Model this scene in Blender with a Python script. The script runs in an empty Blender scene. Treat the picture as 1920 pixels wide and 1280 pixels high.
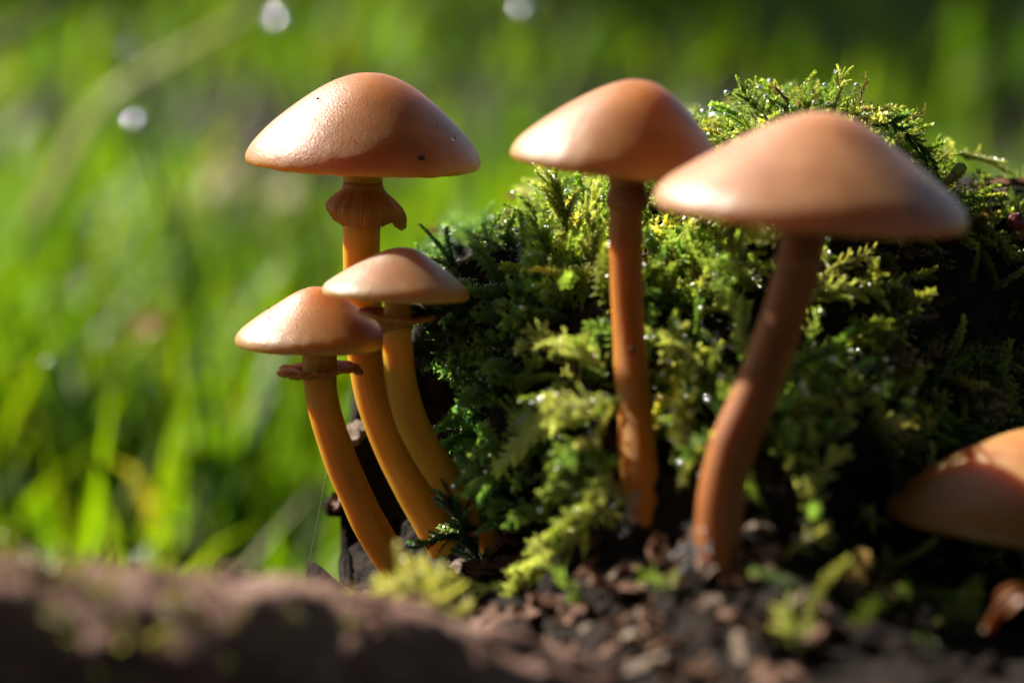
import bpy, bmesh, math
import numpy as np
from mathutils import Vector, Matrix

SC = bpy.context.scene
COL = SC.collection
R = math.radians

# ------------------------------------------------------------------ camera
CAM = np.array([0.0, 0.0, 0.150])
PITCH = R(8.0)
FPX = 1920 * 100.0 / 36.0
FOCUS = 0.3625
FWD = np.array([0, math.cos(PITCH), -math.sin(PITCH)])
UP = np.array([0, math.sin(PITCH), math.cos(PITCH)])
RT = np.array([1.0, 0, 0])
cd = bpy.data.cameras.new('camera')
cam = bpy.data.objects.new('camera', cd)
COL.objects.link(cam)
cam.location = CAM
cam.rotation_euler = (math.pi / 2 - PITCH, 0, 0)
cd.lens = 100
cd.sensor_width = 36
cd.clip_start = 0.01
cd.clip_end = 1000
cd.dof.use_dof = True
cd.dof.focus_distance = FOCUS
cd.dof.aperture_fstop = 10
cd.dof.aperture_blades = 7
cd.dof.aperture_rotation = R(12)
SC.camera = cam

# ------------------------------------------------------------------ sky, sun, exposure
SUN_DIR = Vector((-0.62, 0.45, 0.64)).normalized()      # towards the sun
w = bpy.data.worlds.new('World')
SC.world = w
w.use_nodes = True
nt = w.node_tree
sky = nt.nodes.new('ShaderNodeTexSky')
sky.sky_type = 'NISHITA'
sky.sun_disc = False
sky.sun_elevation = math.asin(SUN_DIR.z)
sky.sun_rotation = math.atan2(SUN_DIR.x, SUN_DIR.y)
nt.nodes['Background'].inputs['Strength'].default_value = 0.05
nt.links.new(sky.outputs[0], nt.nodes['Background'].inputs[0])
sd = bpy.data.lights.new('sun', 'SUN')
sd.energy = 5.0
sd.angle = R(0.5)
sd.color = (1.0, 0.93, 0.82)
sun = bpy.data.objects.new('sun', sd)
COL.objects.link(sun)
sun.rotation_euler = SUN_DIR.to_track_quat('Z', 'Y').to_euler()
sun.location = (-1, 0.5, 1.5)
SC.view_settings.view_transform = 'Standard'
SC.view_settings.look = 'None'
SC.view_settings.gamma = 1
SC.view_settings.exposure = 1.2
SC.cycles.use_denoising = True
SC.cycles.max_bounces = 10
SC.cycles.transparent_max_bounces = 6
SC.cycles.sample_clamp_indirect = 4

# ------------------------------------------------------------------ helpers
def P(u, v, d):
    """photo pixel (1920 x 1280) at depth d along the view axis -> world"""
    u = np.asarray(u, float); v = np.asarray(v, float); d = np.asarray(d, float)
    return CAM + d[..., None] * (FWD + ((u - 960) / FPX)[..., None] * RT - ((v - 640) / FPX)[..., None] * UP)

def nrm(a):
    return a / np.maximum(np.linalg.norm(a, axis=-1, keepdims=True), 1e-12)

def hash3(i, j, k, seed=0):
    h = (i * 374761393 + j * 668265263 + k * 2147483647 + seed * 1274126177) & 0xFFFFFFFF
    h = ((h ^ (h >> 13)) * 1274126177) & 0xFFFFFFFF
    h = ((h ^ (h >> 16)) * 2246822519) & 0xFFFFFFFF
    return ((h ^ (h >> 15)) & 0xFFFFFF) / float(0xFFFFFF)

def vnoise(p, seed=0):
    p = np.asarray(p, float)
    f = np.floor(p); i = f.astype(np.int64); t = p - f
    t = t * t * (3 - 2 * t)
    out = 0
    for a in (0, 1):
        for b in (0, 1):
            for c in (0, 1):
                wgt = (t[..., 0] if a else 1 - t[..., 0]) * (t[..., 1] if b else 1 - t[..., 1]) * (t[..., 2] if c else 1 - t[..., 2])
                out = out + wgt * hash3(i[..., 0] + a, i[..., 1] + b, i[..., 2] + c, seed)
    return out * 2 - 1

def fbm(p, octv=4, seed=0):
    s = 0; a = 1.0; tot = 0
    for o in range(octv):
        s = s + a * vnoise(np.asarray(p) * (2 ** o) + 17.3 * o, seed + o)
        tot += a; a *= 0.5
    return s / tot

def mesh_from(name, verts, faces, mat, parent=None, smooth=True, tint=None, uv=None, recalc=False):
    """verts (n,3); faces: list of index arrays, each (m,3) or (m,4)"""
    me = bpy.data.meshes.new(name)
    verts = np.asarray(verts, np.float32)
    if not isinstance(faces, list):
        faces = [faces]
    faces = [np.asarray(f, np.int32) for f in faces if len(f)]
    loops = np.concatenate([f.ravel() for f in faces])
    sizes = np.concatenate([np.full(len(f), f.shape[1], np.int32) for f in faces])
    starts = np.concatenate([[0], np.cumsum(sizes)[:-1]]).astype(np.int32)
    me.vertices.add(len(verts)); me.vertices.foreach_set('co', verts.ravel())
    me.loops.add(len(loops)); me.loops.foreach_set('vertex_index', loops)
    me.polygons.add(len(sizes)); me.polygons.foreach_set('loop_start', starts)
    if smooth:
        me.polygons.foreach_set('use_smooth', np.ones(len(sizes), bool))
    if tint is not None:
        at = me.attributes.new('tint', 'FLOAT_COLOR', 'POINT')
        c = np.ones((len(verts), 4), np.float32); c[:, :3] = tint
        at.data.foreach_set('color', c.ravel())
    if uv is not None:
        ul = me.uv_layers.new(name='UVMap')
        ul.data.foreach_set('uv', np.asarray(uv, np.float32)[loops].ravel())
    me.update(calc_edges=True)
    me.validate()
    if recalc:
        bm = bmesh.new(); bm.from_mesh(me)
        bmesh.ops.recalc_face_normals(bm, faces=bm.faces); bm.to_mesh(me); bm.free()
    me.materials.append(mat)
    o = bpy.data.objects.new(name, me)
    COL.objects.link(o)
    if parent is not None:
        o.parent = parent
        o.matrix_parent_inverse = Matrix.Translation(parent.location).inverted()
    return o

def thing(name, label, cat, loc, group=None):
    o = bpy.data.objects.new(name, None)
    COL.objects.link(o)
    o.location = [float(x) for x in loc]
    o.empty_display_size = 0.005
    tag(o, label, cat, group)
    return o

def tag(o, label=None, cat=None, group=None, kind=None):
    if label: o['label'] = label
    if cat: o['category'] = cat
    if group: o['group'] = group
    if kind: o['kind'] = kind
    return o

def grid_faces(nr, nc, wrap=False):
    i = np.arange(nr - 1)[:, None]; j = np.arange(nc if wrap else nc - 1)[None, :]
    j2 = (j + 1) % nc
    a = i * nc + j; b = i * nc + j2; c = (i + 1) * nc + j2; d_ = (i + 1) * nc + j
    return np.stack([a + 0 * j, b + 0 * i, c + 0 * i, d_ + 0 * j], -1).reshape(-1, 4)

def catmull(pts, n):
    pts = np.asarray(pts, float)
    m = len(pts)
    q = np.vstack([2 * pts[0] - pts[1], pts, 2 * pts[-1] - pts[-2]])
    t = np.linspace(0, m - 1, n)
    k = np.minimum(t.astype(int), m - 2); f = (t - k)[:, None]
    p0, p1, p2, p3 = q[k], q[k + 1], q[k + 2], q[k + 3]
    return 0.5 * (2 * p1 + (p2 - p0) * f + (2 * p0 - 5 * p1 + 4 * p2 - p3) * f ** 2 + (3 * p1 - p0 - 3 * p2 + p3) * f ** 3)

def frames(path):
    t = nrm(np.gradient(path, axis=0))
    n0 = np.cross(t[0], [0.0, 1.0, 0.2]); n0 /= np.linalg.norm(n0)
    N = [n0]
    for i in range(1, len(path)):
        n = N[-1] - t[i] * np.dot(N[-1], t[i])
        N.append(n / np.linalg.norm(n))
    N = np.array(N)
    return t, N, np.cross(t, N)

def tube(path, rad, na=16, close=True, disp=None):
    """verts, faces, uv for a tube along path with radius per point"""
    path = np.asarray(path, float); n = len(path)
    t, N, B = frames(path)
    a = np.linspace(0, 2 * math.pi, na, endpoint=False)
    ring = np.cos(a)[None, :, None] * N[:, None, :] + np.sin(a)[None, :, None] * B[:, None, :]
    rr = np.broadcast_to(np.asarray(rad, float)[:, None], (n, na)).copy()
    if disp is not None:
        rr *= 1 + disp(path[:, None, :] + ring * rr[..., None], a, np.linspace(0, 1, n))
    v = path[:, None, :] + ring * rr[..., None]
    L = np.concatenate([[0], np.cumsum(np.linalg.norm(np.diff(path, axis=0), axis=1))])
    uv = np.stack(np.broadcast_arrays(a[None, :] / (2 * math.pi), L[:, None]), -1).reshape(-1, 2)
    v = v.reshape(-1, 3)
    f = [grid_faces(n, na, True)[:, ::-1]]
    if close:
        v = np.vstack([v, path[0] - t[0] * rad[0] * .3, path[-1] + t[-1] * rad[-1] * .3])
        uv = np.vstack([uv, [[.5, 0]], [[.5, L[-1]]]])
        j = np.arange(na); j2 = (j + 1) % na
        f.append(np.stack([np.full(na, n * na), j, j2], -1)[:, ::-1][:, [0, 1, 2]])
        f.append(np.stack([np.full(na, n * na + 1), (n - 1) * na + j2, (n - 1) * na + j], -1)[:, ::-1])
    return v, f, uv

# ------------------------------------------------------------------ materials
def newmat(name):
    m = bpy.data.materials.new(name); m.use_nodes = True
    t = m.node_tree
    return m, t, t.nodes['Principled BSDF'], t.nodes['Material Output']

def N_(t, kind, **kw):
    n = t.nodes.new(kind)
    for k, v in kw.items():
        if k in n.inputs.keys(): n.inputs[k].default_value = v
        else: setattr(n, k, v)
    return n

def ramp(t, fac, stops):
    r = t.nodes.new('ShaderNodeValToRGB')
    e = r.color_ramp.elements
    while len(e) < len(stops): e.new(0.5)
    for x, (p, c) in zip(e, stops):
        x.position = p; x.color = (*c, 1)
    t.links.new(fac, r.inputs[0])
    return r.outputs[0]

def noise_fac(t, scale, detail=4, rough=.6, vec=None):
    n = N_(t, 'ShaderNodeTexNoise', Scale=scale, Detail=detail, Roughness=rough)
    if vec is None:
        tc = t.nodes.new('ShaderNodeTexCoord'); vec = tc.outputs['Object']
    t.links.new(vec, n.inputs['Vector'])
    return n.outputs['Fac']

def bump(t, h, dist, strength=1.0, chain=None):
    b = N_(t, 'ShaderNodeBump', Strength=strength, Distance=dist)
    t.links.new(h, b.inputs['Height'])
    if chain is not None: t.links.new(chain, b.inputs['Normal'])
    return b.outputs['Normal']

def cap_material(name, dark, mid, light, rough=.36):
    m, t, b, o = newmat(name)
    tc = t.nodes.new('ShaderNodeTexCoord')
    f = noise_fac(t, 160, 5, .6, tc.outputs['Object'])
    c = ramp(t, f, [(.30, dark), (.52, mid), (.75, light)])
    t.links.new(c, b.inputs['Base Color'])
    b.inputs['Subsurface Weight'].default_value = 1.0
    b.inputs['Subsurface Radius'].default_value = (1.0, .45, .06)
    b.inputs['Subsurface Scale'].default_value = .0120
    b.inputs['Specular IOR Level'].default_value = .4
    b.inputs['Coat Weight'].default_value = .62
    b.inputs['Coat Roughness'].default_value = .33
    b.inputs['Coat IOR'].default_value = 1.42
    b.inputs['Roughness'].default_value = rough
    b.inputs['IOR'].default_value = 1.42
    f1 = noise_fac(t, 3600, 3, .6, tc.outputs['Object'])
    f2 = noise_fac(t, 420, 3, .5, tc.outputs['Object'])
    n1 = bump(t, f2, .00014, .35)
    n2 = bump(t, f1, .00013, .7, n1)
    t.links.new(n2, b.inputs['Normal']); t.links.new(n2, b.inputs['Coat Normal'])
    rr = N_(t, 'ShaderNodeMapRange'); rr.inputs['From Min'].default_value = .3; rr.inputs['From Max'].default_value = .7
    rr.inputs['To Min'].default_value = rough - .07; rr.inputs['To Max'].default_value = rough + .1
    t.links.new(f1, rr.inputs['Value']); t.links.new(rr.outputs[0], b.inputs['Roughness'])
    return m

def stem_material(name, dark, mid, light, sss=.0042):
    m, t, b, o = newmat(name)
    tc = t.nodes.new('ShaderNodeTexCoord')
    mp = N_(t, 'ShaderNodeMapping'); mp.inputs['Scale'].default_value = (46, 130, 1)
    t.links.new(tc.outputs['UV'], mp.inputs['Vector'])
    f = noise_fac(t, 1.0, 5, .65, mp.outputs[0])
    mp2 = N_(t, 'ShaderNodeMapping'); mp2.inputs['Scale'].default_value = (5, 90, 1)
    t.links.new(tc.outputs['UV'], mp2.inputs['Vector'])
    g = noise_fac(t, 1.0, 4, .6, mp2.outputs[0])
    mx = N_(t, 'ShaderNodeMath', operation='MULTIPLY_ADD'); mx.inputs[1].default_value = .55
    t.links.new(f, mx.inputs[0])
    m2 = N_(t, 'ShaderNodeMath', operation='MULTIPLY'); m2.inputs[1].default_value = .45
    t.links.new(g, m2.inputs[0]); t.links.new(m2.outputs[0], mx.inputs[2])
    c = ramp(t, mx.outputs[0], [(.32, dark), (.5, mid), (.66, light)])
    t.links.new(c, b.inputs['Base Color'])
    b.inputs['Subsurface Weight'].default_value = 1.0
    b.inputs['Subsurface Radius'].default_value = (1.0, .42, .09)
    b.inputs['Subsurface Scale'].default_value = sss
    b.inputs['Roughness'].default_value = .55
    b.inputs['Specular IOR Level'].default_value = .35
    t.links.new(bump(t, f, .00022, .6), b.inputs['Normal'])
    return m

def bark_material(name, stops, scale=220, dist=.0012, rough=.85):
    m, t, b, o = newmat(name)
    tc = t.nodes.new('ShaderNodeTexCoord')
    f = noise_fac(t, scale, 7, .65, tc.outputs['Object'])
    g = noise_fac(t, scale * 5, 5, .6, tc.outputs['Object'])
    c = ramp(t, f, stops)
    t.links.new(c, b.inputs['Base Color'])
    b.inputs['Roughness'].default_value = rough
    b.inputs['Specular IOR Level'].default_value = .15
    t.links.new(bump(t, g, dist * .25, .8, bump(t, f, dist, .8)), b.inputs['Normal'])
    return m

def leaf_material(name, gloss=.35, trans=.45, tr_col=(1.5, 1.6, .5), spec=.5):
    """thin leaf; own colour comes from the per-leaf tint attribute"""
    m, t, b, o = newmat(name)
    at = N_(t, 'ShaderNodeAttribute', attribute_name='tint')
    t.links.new(at.outputs['Color'], b.inputs['Base Color'])
    b.inputs['Roughness'].default_value = gloss
    b.inputs['Specular IOR Level'].default_value = spec
    tr = N_(t, 'ShaderNodeBsdfTranslucent')
    mu = N_(t, 'ShaderNodeMix', data_type='RGBA', blend_type='MULTIPLY')
    mu.inputs[0].default_value = 1
    mu.inputs[7].default_value = (*tr_col, 1)
    t.links.new(at.outputs['Color'], mu.inputs[6]); t.links.new(mu.outputs[2], tr.inputs['Color'])
    ms = N_(t, 'ShaderNodeMixShader'); ms.inputs[0].default_value = trans
    t.links.new(b.outputs[0], ms.inputs[1]); t.links.new(tr.outputs[0], ms.inputs[2])
    t.links.new(ms.outputs[0], o.inputs[0])
    return m

def plain(name, col, rough=.6, sss=0, scale=300, var=.25):
    m, t, b, o = newmat(name)
    f = noise_fac(t, scale, 4)
    lo = tuple(c * (1 - var) for c in col); hi = tuple(min(1, c * (1 + var)) for c in col)
    t.links.new(ramp(t, f, [(.3, lo), (.7, hi)]), b.inputs['Base Color'])
    b.inputs['Roughness'].default_value = rough
    if sss:
        b.inputs['Subsurface Weight'].default_value = 1
        b.inputs['Subsurface Radius'].default_value = (1, .4, .1)
        b.inputs['Subsurface Scale'].default_value = sss
    return m

M = {}
M['cap'] = cap_material('cap_skin', (.34, .125, .026), (.43, .175, .042), (.52, .245, .075), .45)
M['cap_pale'] = cap_material('cap_skin_pale', (.35, .145, .055), (.45, .20, .082), (.54, .27, .125), .46)
M['stem'] = stem_material('stem_flesh', (.52, .26, .010), (.60, .315, .016), (.66, .38, .035))
M['stem_red'] = stem_material('stem_flesh_reddish', (.34, .12, .007), (.44, .165, .011), (.50, .215, .025))
M['ring'] = stem_material('ring_veil', (.30, .12, .018), (.40, .17, .026), (.48, .23, .045), .0022)
M['ring'].node_tree.nodes['Principled BSDF'].inputs['Subsurface Weight'].default_value = .3
M['remnant'] = plain('ring_remnant', (.30, .115, .025), .7)
M['stem_shaded'] = stem_material('stem_flesh_shaded', (.21, .068, .006), (.31, .105, .009), (.40, .16, .02))  # darker reddish flesh: shade on the leaning stem is put into its colour
M['gill'] = plain('gill_flesh', (.40, .20, .08), .7, .002)
M['speck'] = plain('dark_speck', (.012, .008, .006), .5)
M['log'] = bark_material('rotten_wood', [(.25, (.005, .003, .002)), (.5, (.012, .007, .004)), (.75, (.032, .018, .010))], 190, .002)
M['soil'] = bark_material('dark_soil', [(.25, (.005, .003, .002)), (.55, (.017, .009, .005)), (.8, (.055, .028, .016))], 260, .0015)
M['branch'] = bark_material('branch_bark', [(.28, (.06, .030, .022)), (.5, (.23, .125, .095)), (.72, (.42, .28, .23))], 110, .0022)
M['chip'] = bark_material('bark_chip', [(.25, (.06, .028, .016)), (.5, (.17, .085, .05)), (.78, (.34, .20, .13))], 350, .0008, .6)
M['chip_grey'] = bark_material('weathered_chip', [(.25, (.09, .06, .045)), (.5, (.24, .17, .12)), (.78, (.45, .34, .26))], 350, .0008, .6)
M['moss'] = leaf_material('moss_leaf', .26, .5, (1.5, 1.5, .75), 1.0)
M['grass'] = leaf_material('grass_leaf', .45, .55, (1.8, 1.85, .2), .3)
M['dryleaf'] = leaf_material('dry_leaf', .45, .55, (1.2, 1.15, .9), .5)
M['berry'] = plain('berry_skin', (.16, .03, .035), .25, 0, 500)
m, t, b, o = newmat('dew_water'); M['dew'] = m
b.inputs['Base Color'].default_value = (.85, .9, .9, 1); b.inputs['Metallic'].default_value = .85; b.inputs['Roughness'].default_value = .14
m, t, b, o = newmat('clear_water'); M['water'] = m
b.inputs['Transmission Weight'].default_value = 1; b.inputs['IOR'].default_value = 1.33; b.inputs['Roughness'].default_value = .02
m, t, b, o = newmat('spider_silk'); M['silk'] = m
b.inputs['Base Color'].default_value = (.7, .72, .7, 1); b.inputs['Roughness'].default_value = .3

rng = np.random.default_rng(7)

# ------------------------------------------------------------------ ground: one sheet with a soil bank under the stump
def sstep(a, b, x):
    t = np.clip((x - a) / (b - a), 0, 1); return t * t * (3 - 2 * t)

def ground_z(x, y):
    x = np.asarray(x, float); y = np.asarray(y, float)
    edge = .375 + .05 * sstep(-.02, .06, x)
    bank = .0625 + .016 * sstep(.345, .255, y)
    bank = bank * sstep(.075, 0, y - edge) * sstep(-.55, -.25, x) * sstep(.75, .45, x) * sstep(-.25, 0., y)
    und = .014 * vnoise(np.stack([x * 6.3, y * 6.3, 0 * x], -1), 3) + .02 * vnoise(np.stack([x * .7, y * .7, 0 * x + 5], -1), 4)
    und = und * sstep(.42, .7, np.hypot(x, y - .1))
    rise = .10 * (np.clip(y, .62, 2.6) - .62) * sstep(3.5, 1.5, np.abs(x)) + .02 * sstep(2.4, 8, y)
    return bank + und + rise + .0016 * vnoise(np.stack([x * 90, y * 90, 0 * x], -1), 8) * sstep(1.2, .5, np.hypot(x, y))

def build_ground():
    s = np.linspace(-1, 1, 261)
    ax = np.sinh(s * 8.2) / np.sinh(8.2) * 250
    X, Y = np.meshgrid(ax, ax + .30)
    Z = ground_z(X, Y)
    v = np.stack([X, Y, Z], -1).reshape(-1, 3)
    o = mesh_from('ground', v, grid_faces(261, 261), M['soil'])
    tag(o, 'dark crumbly soil under the grass and the stump', 'ground', kind='structure')
build_ground()

# ------------------------------------------------------------------ unseen trees, added to hold back sky light and shade the far lawn
def build_shade_trees():
    r = np.random.default_rng(77)
    V, F, C, n0 = [], [], [], 0
    sa = np.array([SUN_DIR.x, SUN_DIR.y]); sa /= np.linalg.norm(sa)
    perp = np.array([-sa[1], sa[0]]); perp = perp if perp[1] > 0 else -perp
    spots = [(2.6, -.6, 7.5, 1.5), (2.2, -2.4, 8, 1.6), (.3, -2.6, 8.5, 1.6), (-1.6, -2.5, 8, 1.5), (-3.4, -1.6, 7, 1.4), (4.2, 1.0, 8, 1.6), (4.6, 3.2, 8, 1.6), (1.2, -4.4, 11, 2.0), (-3.0, -4.6, 11, 2.0), (4.4, -3.6, 11, 2.0)]
    st_ = np.array([0, .35]) + sa * 7.0 + perp * 1.66  # extra tree, placed so its shadow darkens the upper lawn
    spots.append((st_[0], st_[1], 12, 1.3))
    for (x, y, h, rad) in spots:
        g = float(ground_z(x, y))
        path = np.array([[x + .04 * math.sin(k), y, g - .05 + h * k / 9] for k in range(10)])
        tv, tf, _ = tube(path, np.linspace(.16, .02, 10) * h / 8, 10)
        V.append(tv); F += [f + n0 for f in tf]; C.append(np.tile((.05, .035, .025), (len(tv), 1))); n0 += len(tv)
        m = 1500 if h != 12 else 5000
        t = r.random(m) ** .8; zz = .5 + (h - .5) * t
        rr = rad * (1 - t) ** .75 * np.sqrt(r.random(m)); a = r.uniform(0, 6.283, m)
        c = np.stack([x + rr * np.cos(a), y + rr * np.sin(a), g + zz - .25 * rr], -1)
        d1 = nrm(np.stack([np.cos(a), np.sin(a), -.4 + .5 * r.normal(size=m)], -1)); d2 = nrm(np.cross(d1, r.normal(0, 1, (m, 3))))
        sz = (.13 * r.uniform(.6, 1.4, m))[:, None]
        q = np.stack([c - d1 * sz, c + d2 * sz * .5, c + d1 * sz, c - d2 * sz * .5], 1).reshape(-1, 3)
        V.append(q); F.append(np.arange(4 * m).reshape(-1, 4) + n0); n0 += 4 * m
        C.append(np.repeat(np.array((.03, .06, .02)) * r.uniform(.6, 1.4, (m, 1)), 4, 0))
    # unseen broad crowns, added overhead to cut the sky light
    for (x, y, zc, rad) in [(.6, -.6, 5.2, 2.6), (3.2, .2, 5.5, 2.6), (-1.6, -2.6, 5.2, 2.5), (2.2, 3.4, 6.0, 2.6), (2.0, -3.4, 5.5, 2.8), (-4.6, -2.4, 5.0, 2.4)]:
        g = float(ground_z(x, y))
        bx, by = x + .9, y - 1.3
        path = np.array([[bx + (x - bx) * k ** 2, by + (y - by) * k ** 2, g - .05 + (zc + rad * .3) * k] for k in np.linspace(0, 1, 10)])
        tv, tf, _ = tube(path, np.linspace(.17, .04, 10), 10)
        V.append(tv); F += [f + n0 for f in tf]; C.append(np.tile((.06, .045, .03), (len(tv), 1))); n0 += len(tv)
        m = 3600
        c = nrm(r.normal(0, 1, (m, 3))) * (rad * r.random(m) ** (1 / 2.4))[:, None] * np.array([1, 1, .6])
        c = c * (1 + .3 * vnoise(c * .9, 91))[:, None] + np.array([x, y, g + zc])
        d1 = nrm(r.normal(0, 1, (m, 3))); d2 = nrm(np.cross(d1, r.normal(0, 1, (m, 3))))
        sz = (.15 * r.uniform(.6, 1.4, m))[:, None]
        q = np.stack([c - d1 * sz, c + d2 * sz * .6, c + d1 * sz, c - d2 * sz * .6], 1).reshape(-1, 3)
        V.append(q); F.append(np.arange(4 * m).reshape(-1, 4) + n0); n0 += 4 * m
        C.append(np.repeat(np.array((.05, .09, .02)) * r.uniform(.6, 1.4, (m, 1)), 4, 0))
    o = mesh_from('shade_trees', np.vstack(V), F, M['grass'], tint=np.vstack(C), smooth=False)
    tag(o, 'unseen trees added out of frame to block sky light and shade the lawn', 'shade_trees', kind='stuff')
build_shade_trees()

# ------------------------------------------------------------------ the stump (rotten wood body)
crest = np.array([(540, 1128), (625, 1122), (643, 1088), (650, 940), (658, 800), (675, 760), (730, 715), (775, 640), (800, 560), (850, 495), (900, 470), (950, 450),
                  (1000, 425), (1050, 400), (1100, 385), (1180, 372), (1250, 320), (1330, 278), (1400, 235), (1470, 212), (1550, 200),
                  (1620, 218), (1680, 262), (1740, 330), (1800, 350), (1860, 345), (1920, 340), (2100, 370), (2400, 480), (2600, 900)], float)
ctrl = np.array([  # u, v, depth
    (540, 1112, .372), (640, 1060, .384), (648, 900, .386), (660, 770, .386), (730, 720, .384), (780, 640, .372), (800, 560, .368), (900, 470, .368),
    (1000, 425, .372), (1100, 385, .374), (1250, 320, .374), (1400, 235, .371), (1550, 200, .367), (1680, 262, .370), (1800, 328, .380), (1920, 312, .392), (2400, 480, .43), (2600, 900, .45),
    (700, 860, .386), (800, 800, .386), (860, 760, .380), (850, 640, .364), (900, 560, .361), (960, 600, .356), (900, 860, .372), (760, 960, .384), (830, 930, .374),
    (720, 1060, .378), (800, 1040, .372), (850, 1040, .364), (890, 930, .354), (900, 980, .354), (940, 700, .362), (960, 800, .350), (970, 900, .352),
    (1050, 500, .361), (1050, 620, .345), (1060, 740, .3345), (1100, 850, .329), (1100, 980, .334), (960, 1040, .350), (765, 1100, .357), (700, 1125, .356), (600, 1125, .358),
    (1250, 450, .3625), (1250, 600, .348), (1250, 750, .337), (1200, 945, .3285), (1250, 880, .331), (1200, 1060, .322),
    (1400, 380, .361), (1400, 500, .350), (1400, 640, .338), (1400, 800, .327), (1420, 920, .322), (1345, 1055, .3145), (1300, 1000, .322),
    (1550, 320, .360), (1550, 450, .352), (1560, 600, .347), (1560, 760, .340), (1560, 900, .328), (1520, 1050, .312),
    (1700, 420, .362), (1700, 560, .357), (1700, 720, .352), (1700, 860, .348), (1700, 1000, .337), (1700, 1120, .318),
    (1850, 420, .374), (1850, 560, .367), (1850, 720, .360), (1880, 880, .359), (1880, 1040, .350), (1900, 1150, .325),
    (2200, 600, .39), (2200, 800, .385), (2200, 1000, .362), (2500, 1000, .38), (2500, 1200, .33),
    (800, 1180, .325), (950, 1160, .325), (1100, 1160, .315), (1300, 1170, .303), (1500, 1180, .300), (1700, 1230, .292), (2000, 1260, .290),
    (560, 1180, .335), (560, 1300, .300), (900, 1300, .296), (1200, 1300, .286), (1500, 1300, .283), (1800, 1350, .276), (2400, 1400, .275),
    (560, 1450, .262), (1000, 1450, .260), (1500, 1450, .258), (2000, 1480, .256), (2500, 1480, .26)], float)
def fit_depth():
    q = ctrl[:, :2] / 100
    D = np.linalg.norm(q[:, None] - q[None], axis=-1)
    A = np.zeros((len(q) + 3,) * 2)
    A[:len(q), :len(q)] = D + np.eye(len(q)) * -.02
    A[:len(q), -3] = 1; A[:len(q), -2:] = q
    A[-3, :len(q)] = 1; A[-2:, :len(q)] = q.T
    rhs = np.concatenate([ctrl[:, 2], np.zeros(3)])
    return np.linalg.solve(A, rhs), q
_w, _q = fit_depth()
def depth_at(u, v):
    p = np.stack(np.broadcast_arrays(np.asarray(u, float), np.asarray(v, float)), -1) / 100
    D = np.linalg.norm(p[..., None, :] - _q, axis=-1)
    return D @ _w[:len(_q)] + _w[-3] + p @ _w[-2:]

def ell(u, v, cu, cv, ru, rv):
    return np.exp(-(((u - cu) / ru) ** 2 + ((v - cv) / rv) ** 2) ** 1.5)

NU, NV, NB = 330, 250, 40
def build_stump():
    uu = np.concatenate([np.linspace(540, 1000, 110), np.linspace(1004, 1930, 180), np.linspace(1945, 2600, 40)])
    cv = np.interp(uu, crest[:, 0], crest[:, 1])
    cv = cv + 14 * sstep(780, 850, uu) + 18 * ell(uu, 0, 1560, 0, 170, 1) + 22 * ell(uu, 0, 970, 0, 55, 1)
    cv = cv + 7 * vnoise(np.stack([uu / 23, uu * 0, uu * 0], -1), 5) * (uu > 640)
    tt = np.linspace(0, 1, NV)
    U = np.repeat(uu[None], NV, 0)
    V = cv[None] + (1470 - cv[None]) * tt[:, None]
    front = P(U, V, depth_at(U, V))
    a = np.linspace(math.pi / 2, 0, NB + 1)[:-1]
    top = front[0]
    back = np.empty((NB, len(uu), 3))
    reach = .125 * sstep(540, 760, uu) + .012
    for k, ang in enumerate(a):
        back[k] = top
        back[k, :, 1] = top[:, 1] + reach * math.sin(ang) ** 1.0
        back[k, :, 2] = (top[:, 2] + .012) * math.cos(ang) ** .42 - .012
    S = np.concatenate([back, front], 0)
    Ug = np.concatenate([np.repeat(uu[None], NB, 0), U]); Vg = np.concatenate([np.repeat(cv[None], NB, 0) - 400 * np.sin(a)[:, None], V])
    n = nrm(np.cross(np.gradient(S, axis=1), np.gradient(S, axis=0)))
    n *= np.where((n[..., 1:2] * 1.0 < 0) | (n[..., 2:3] > 0), 1, 1)
    # rough rotten wood: lumps and ragged fibres
    dn = .0045 * vnoise(S * 75, 14) * sstep(60, 200, Vg - np.repeat(cv[None], S.shape[0], 0)) * (Ug > 930) * (Vg < 900) + .0022 * fbm(S * 130, 4, 11) + .0011 * fbm(S * np.array([520, 520, 230]), 4, 12)
    keep = sstep(1470, 1380, Vg)
    S = S + n * (dn * keep)[..., None]
    return uu, cv, S, Ug, Vg, n
s_u, s_cv, S, Ug, Vg, Sn = build_stump()
if Sn[NB + 60, 200] @ FWD > 0: Sn = -Sn
st = mesh_from('stump', S.reshape(-1, 3), grid_faces(*S.shape[:2]), M['log'])
tag(st, 'dark rotten tree stump overgrown with green moss, mushrooms growing from it', 'stump')

# ------------------------------------------------------------------ mushrooms
STEM_PATHS = []
PROFILE = [(0, 1), (.1, .99), (.2, .955), (.3, .90), (.4, .825), (.5, .735), (.6, .635), (.7, .525), (.8, .405), (.88, .295), (.94, .20), (.975, .125), (.995, .06), (1.0, .02), (.992, -.015), (.97, -.03)]
PROFILE_FLAT = [(0, 1), (.1, .985), (.2, .94), (.3, .87), (.4, .78), (.5, .68), (.6, .58), (.7, .475), (.8, .365), (.88, .275), (.94, .195), (.975, .13), (.995, .065), (1.0, .01), (.99, -.03), (.965, -.045)]

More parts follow.
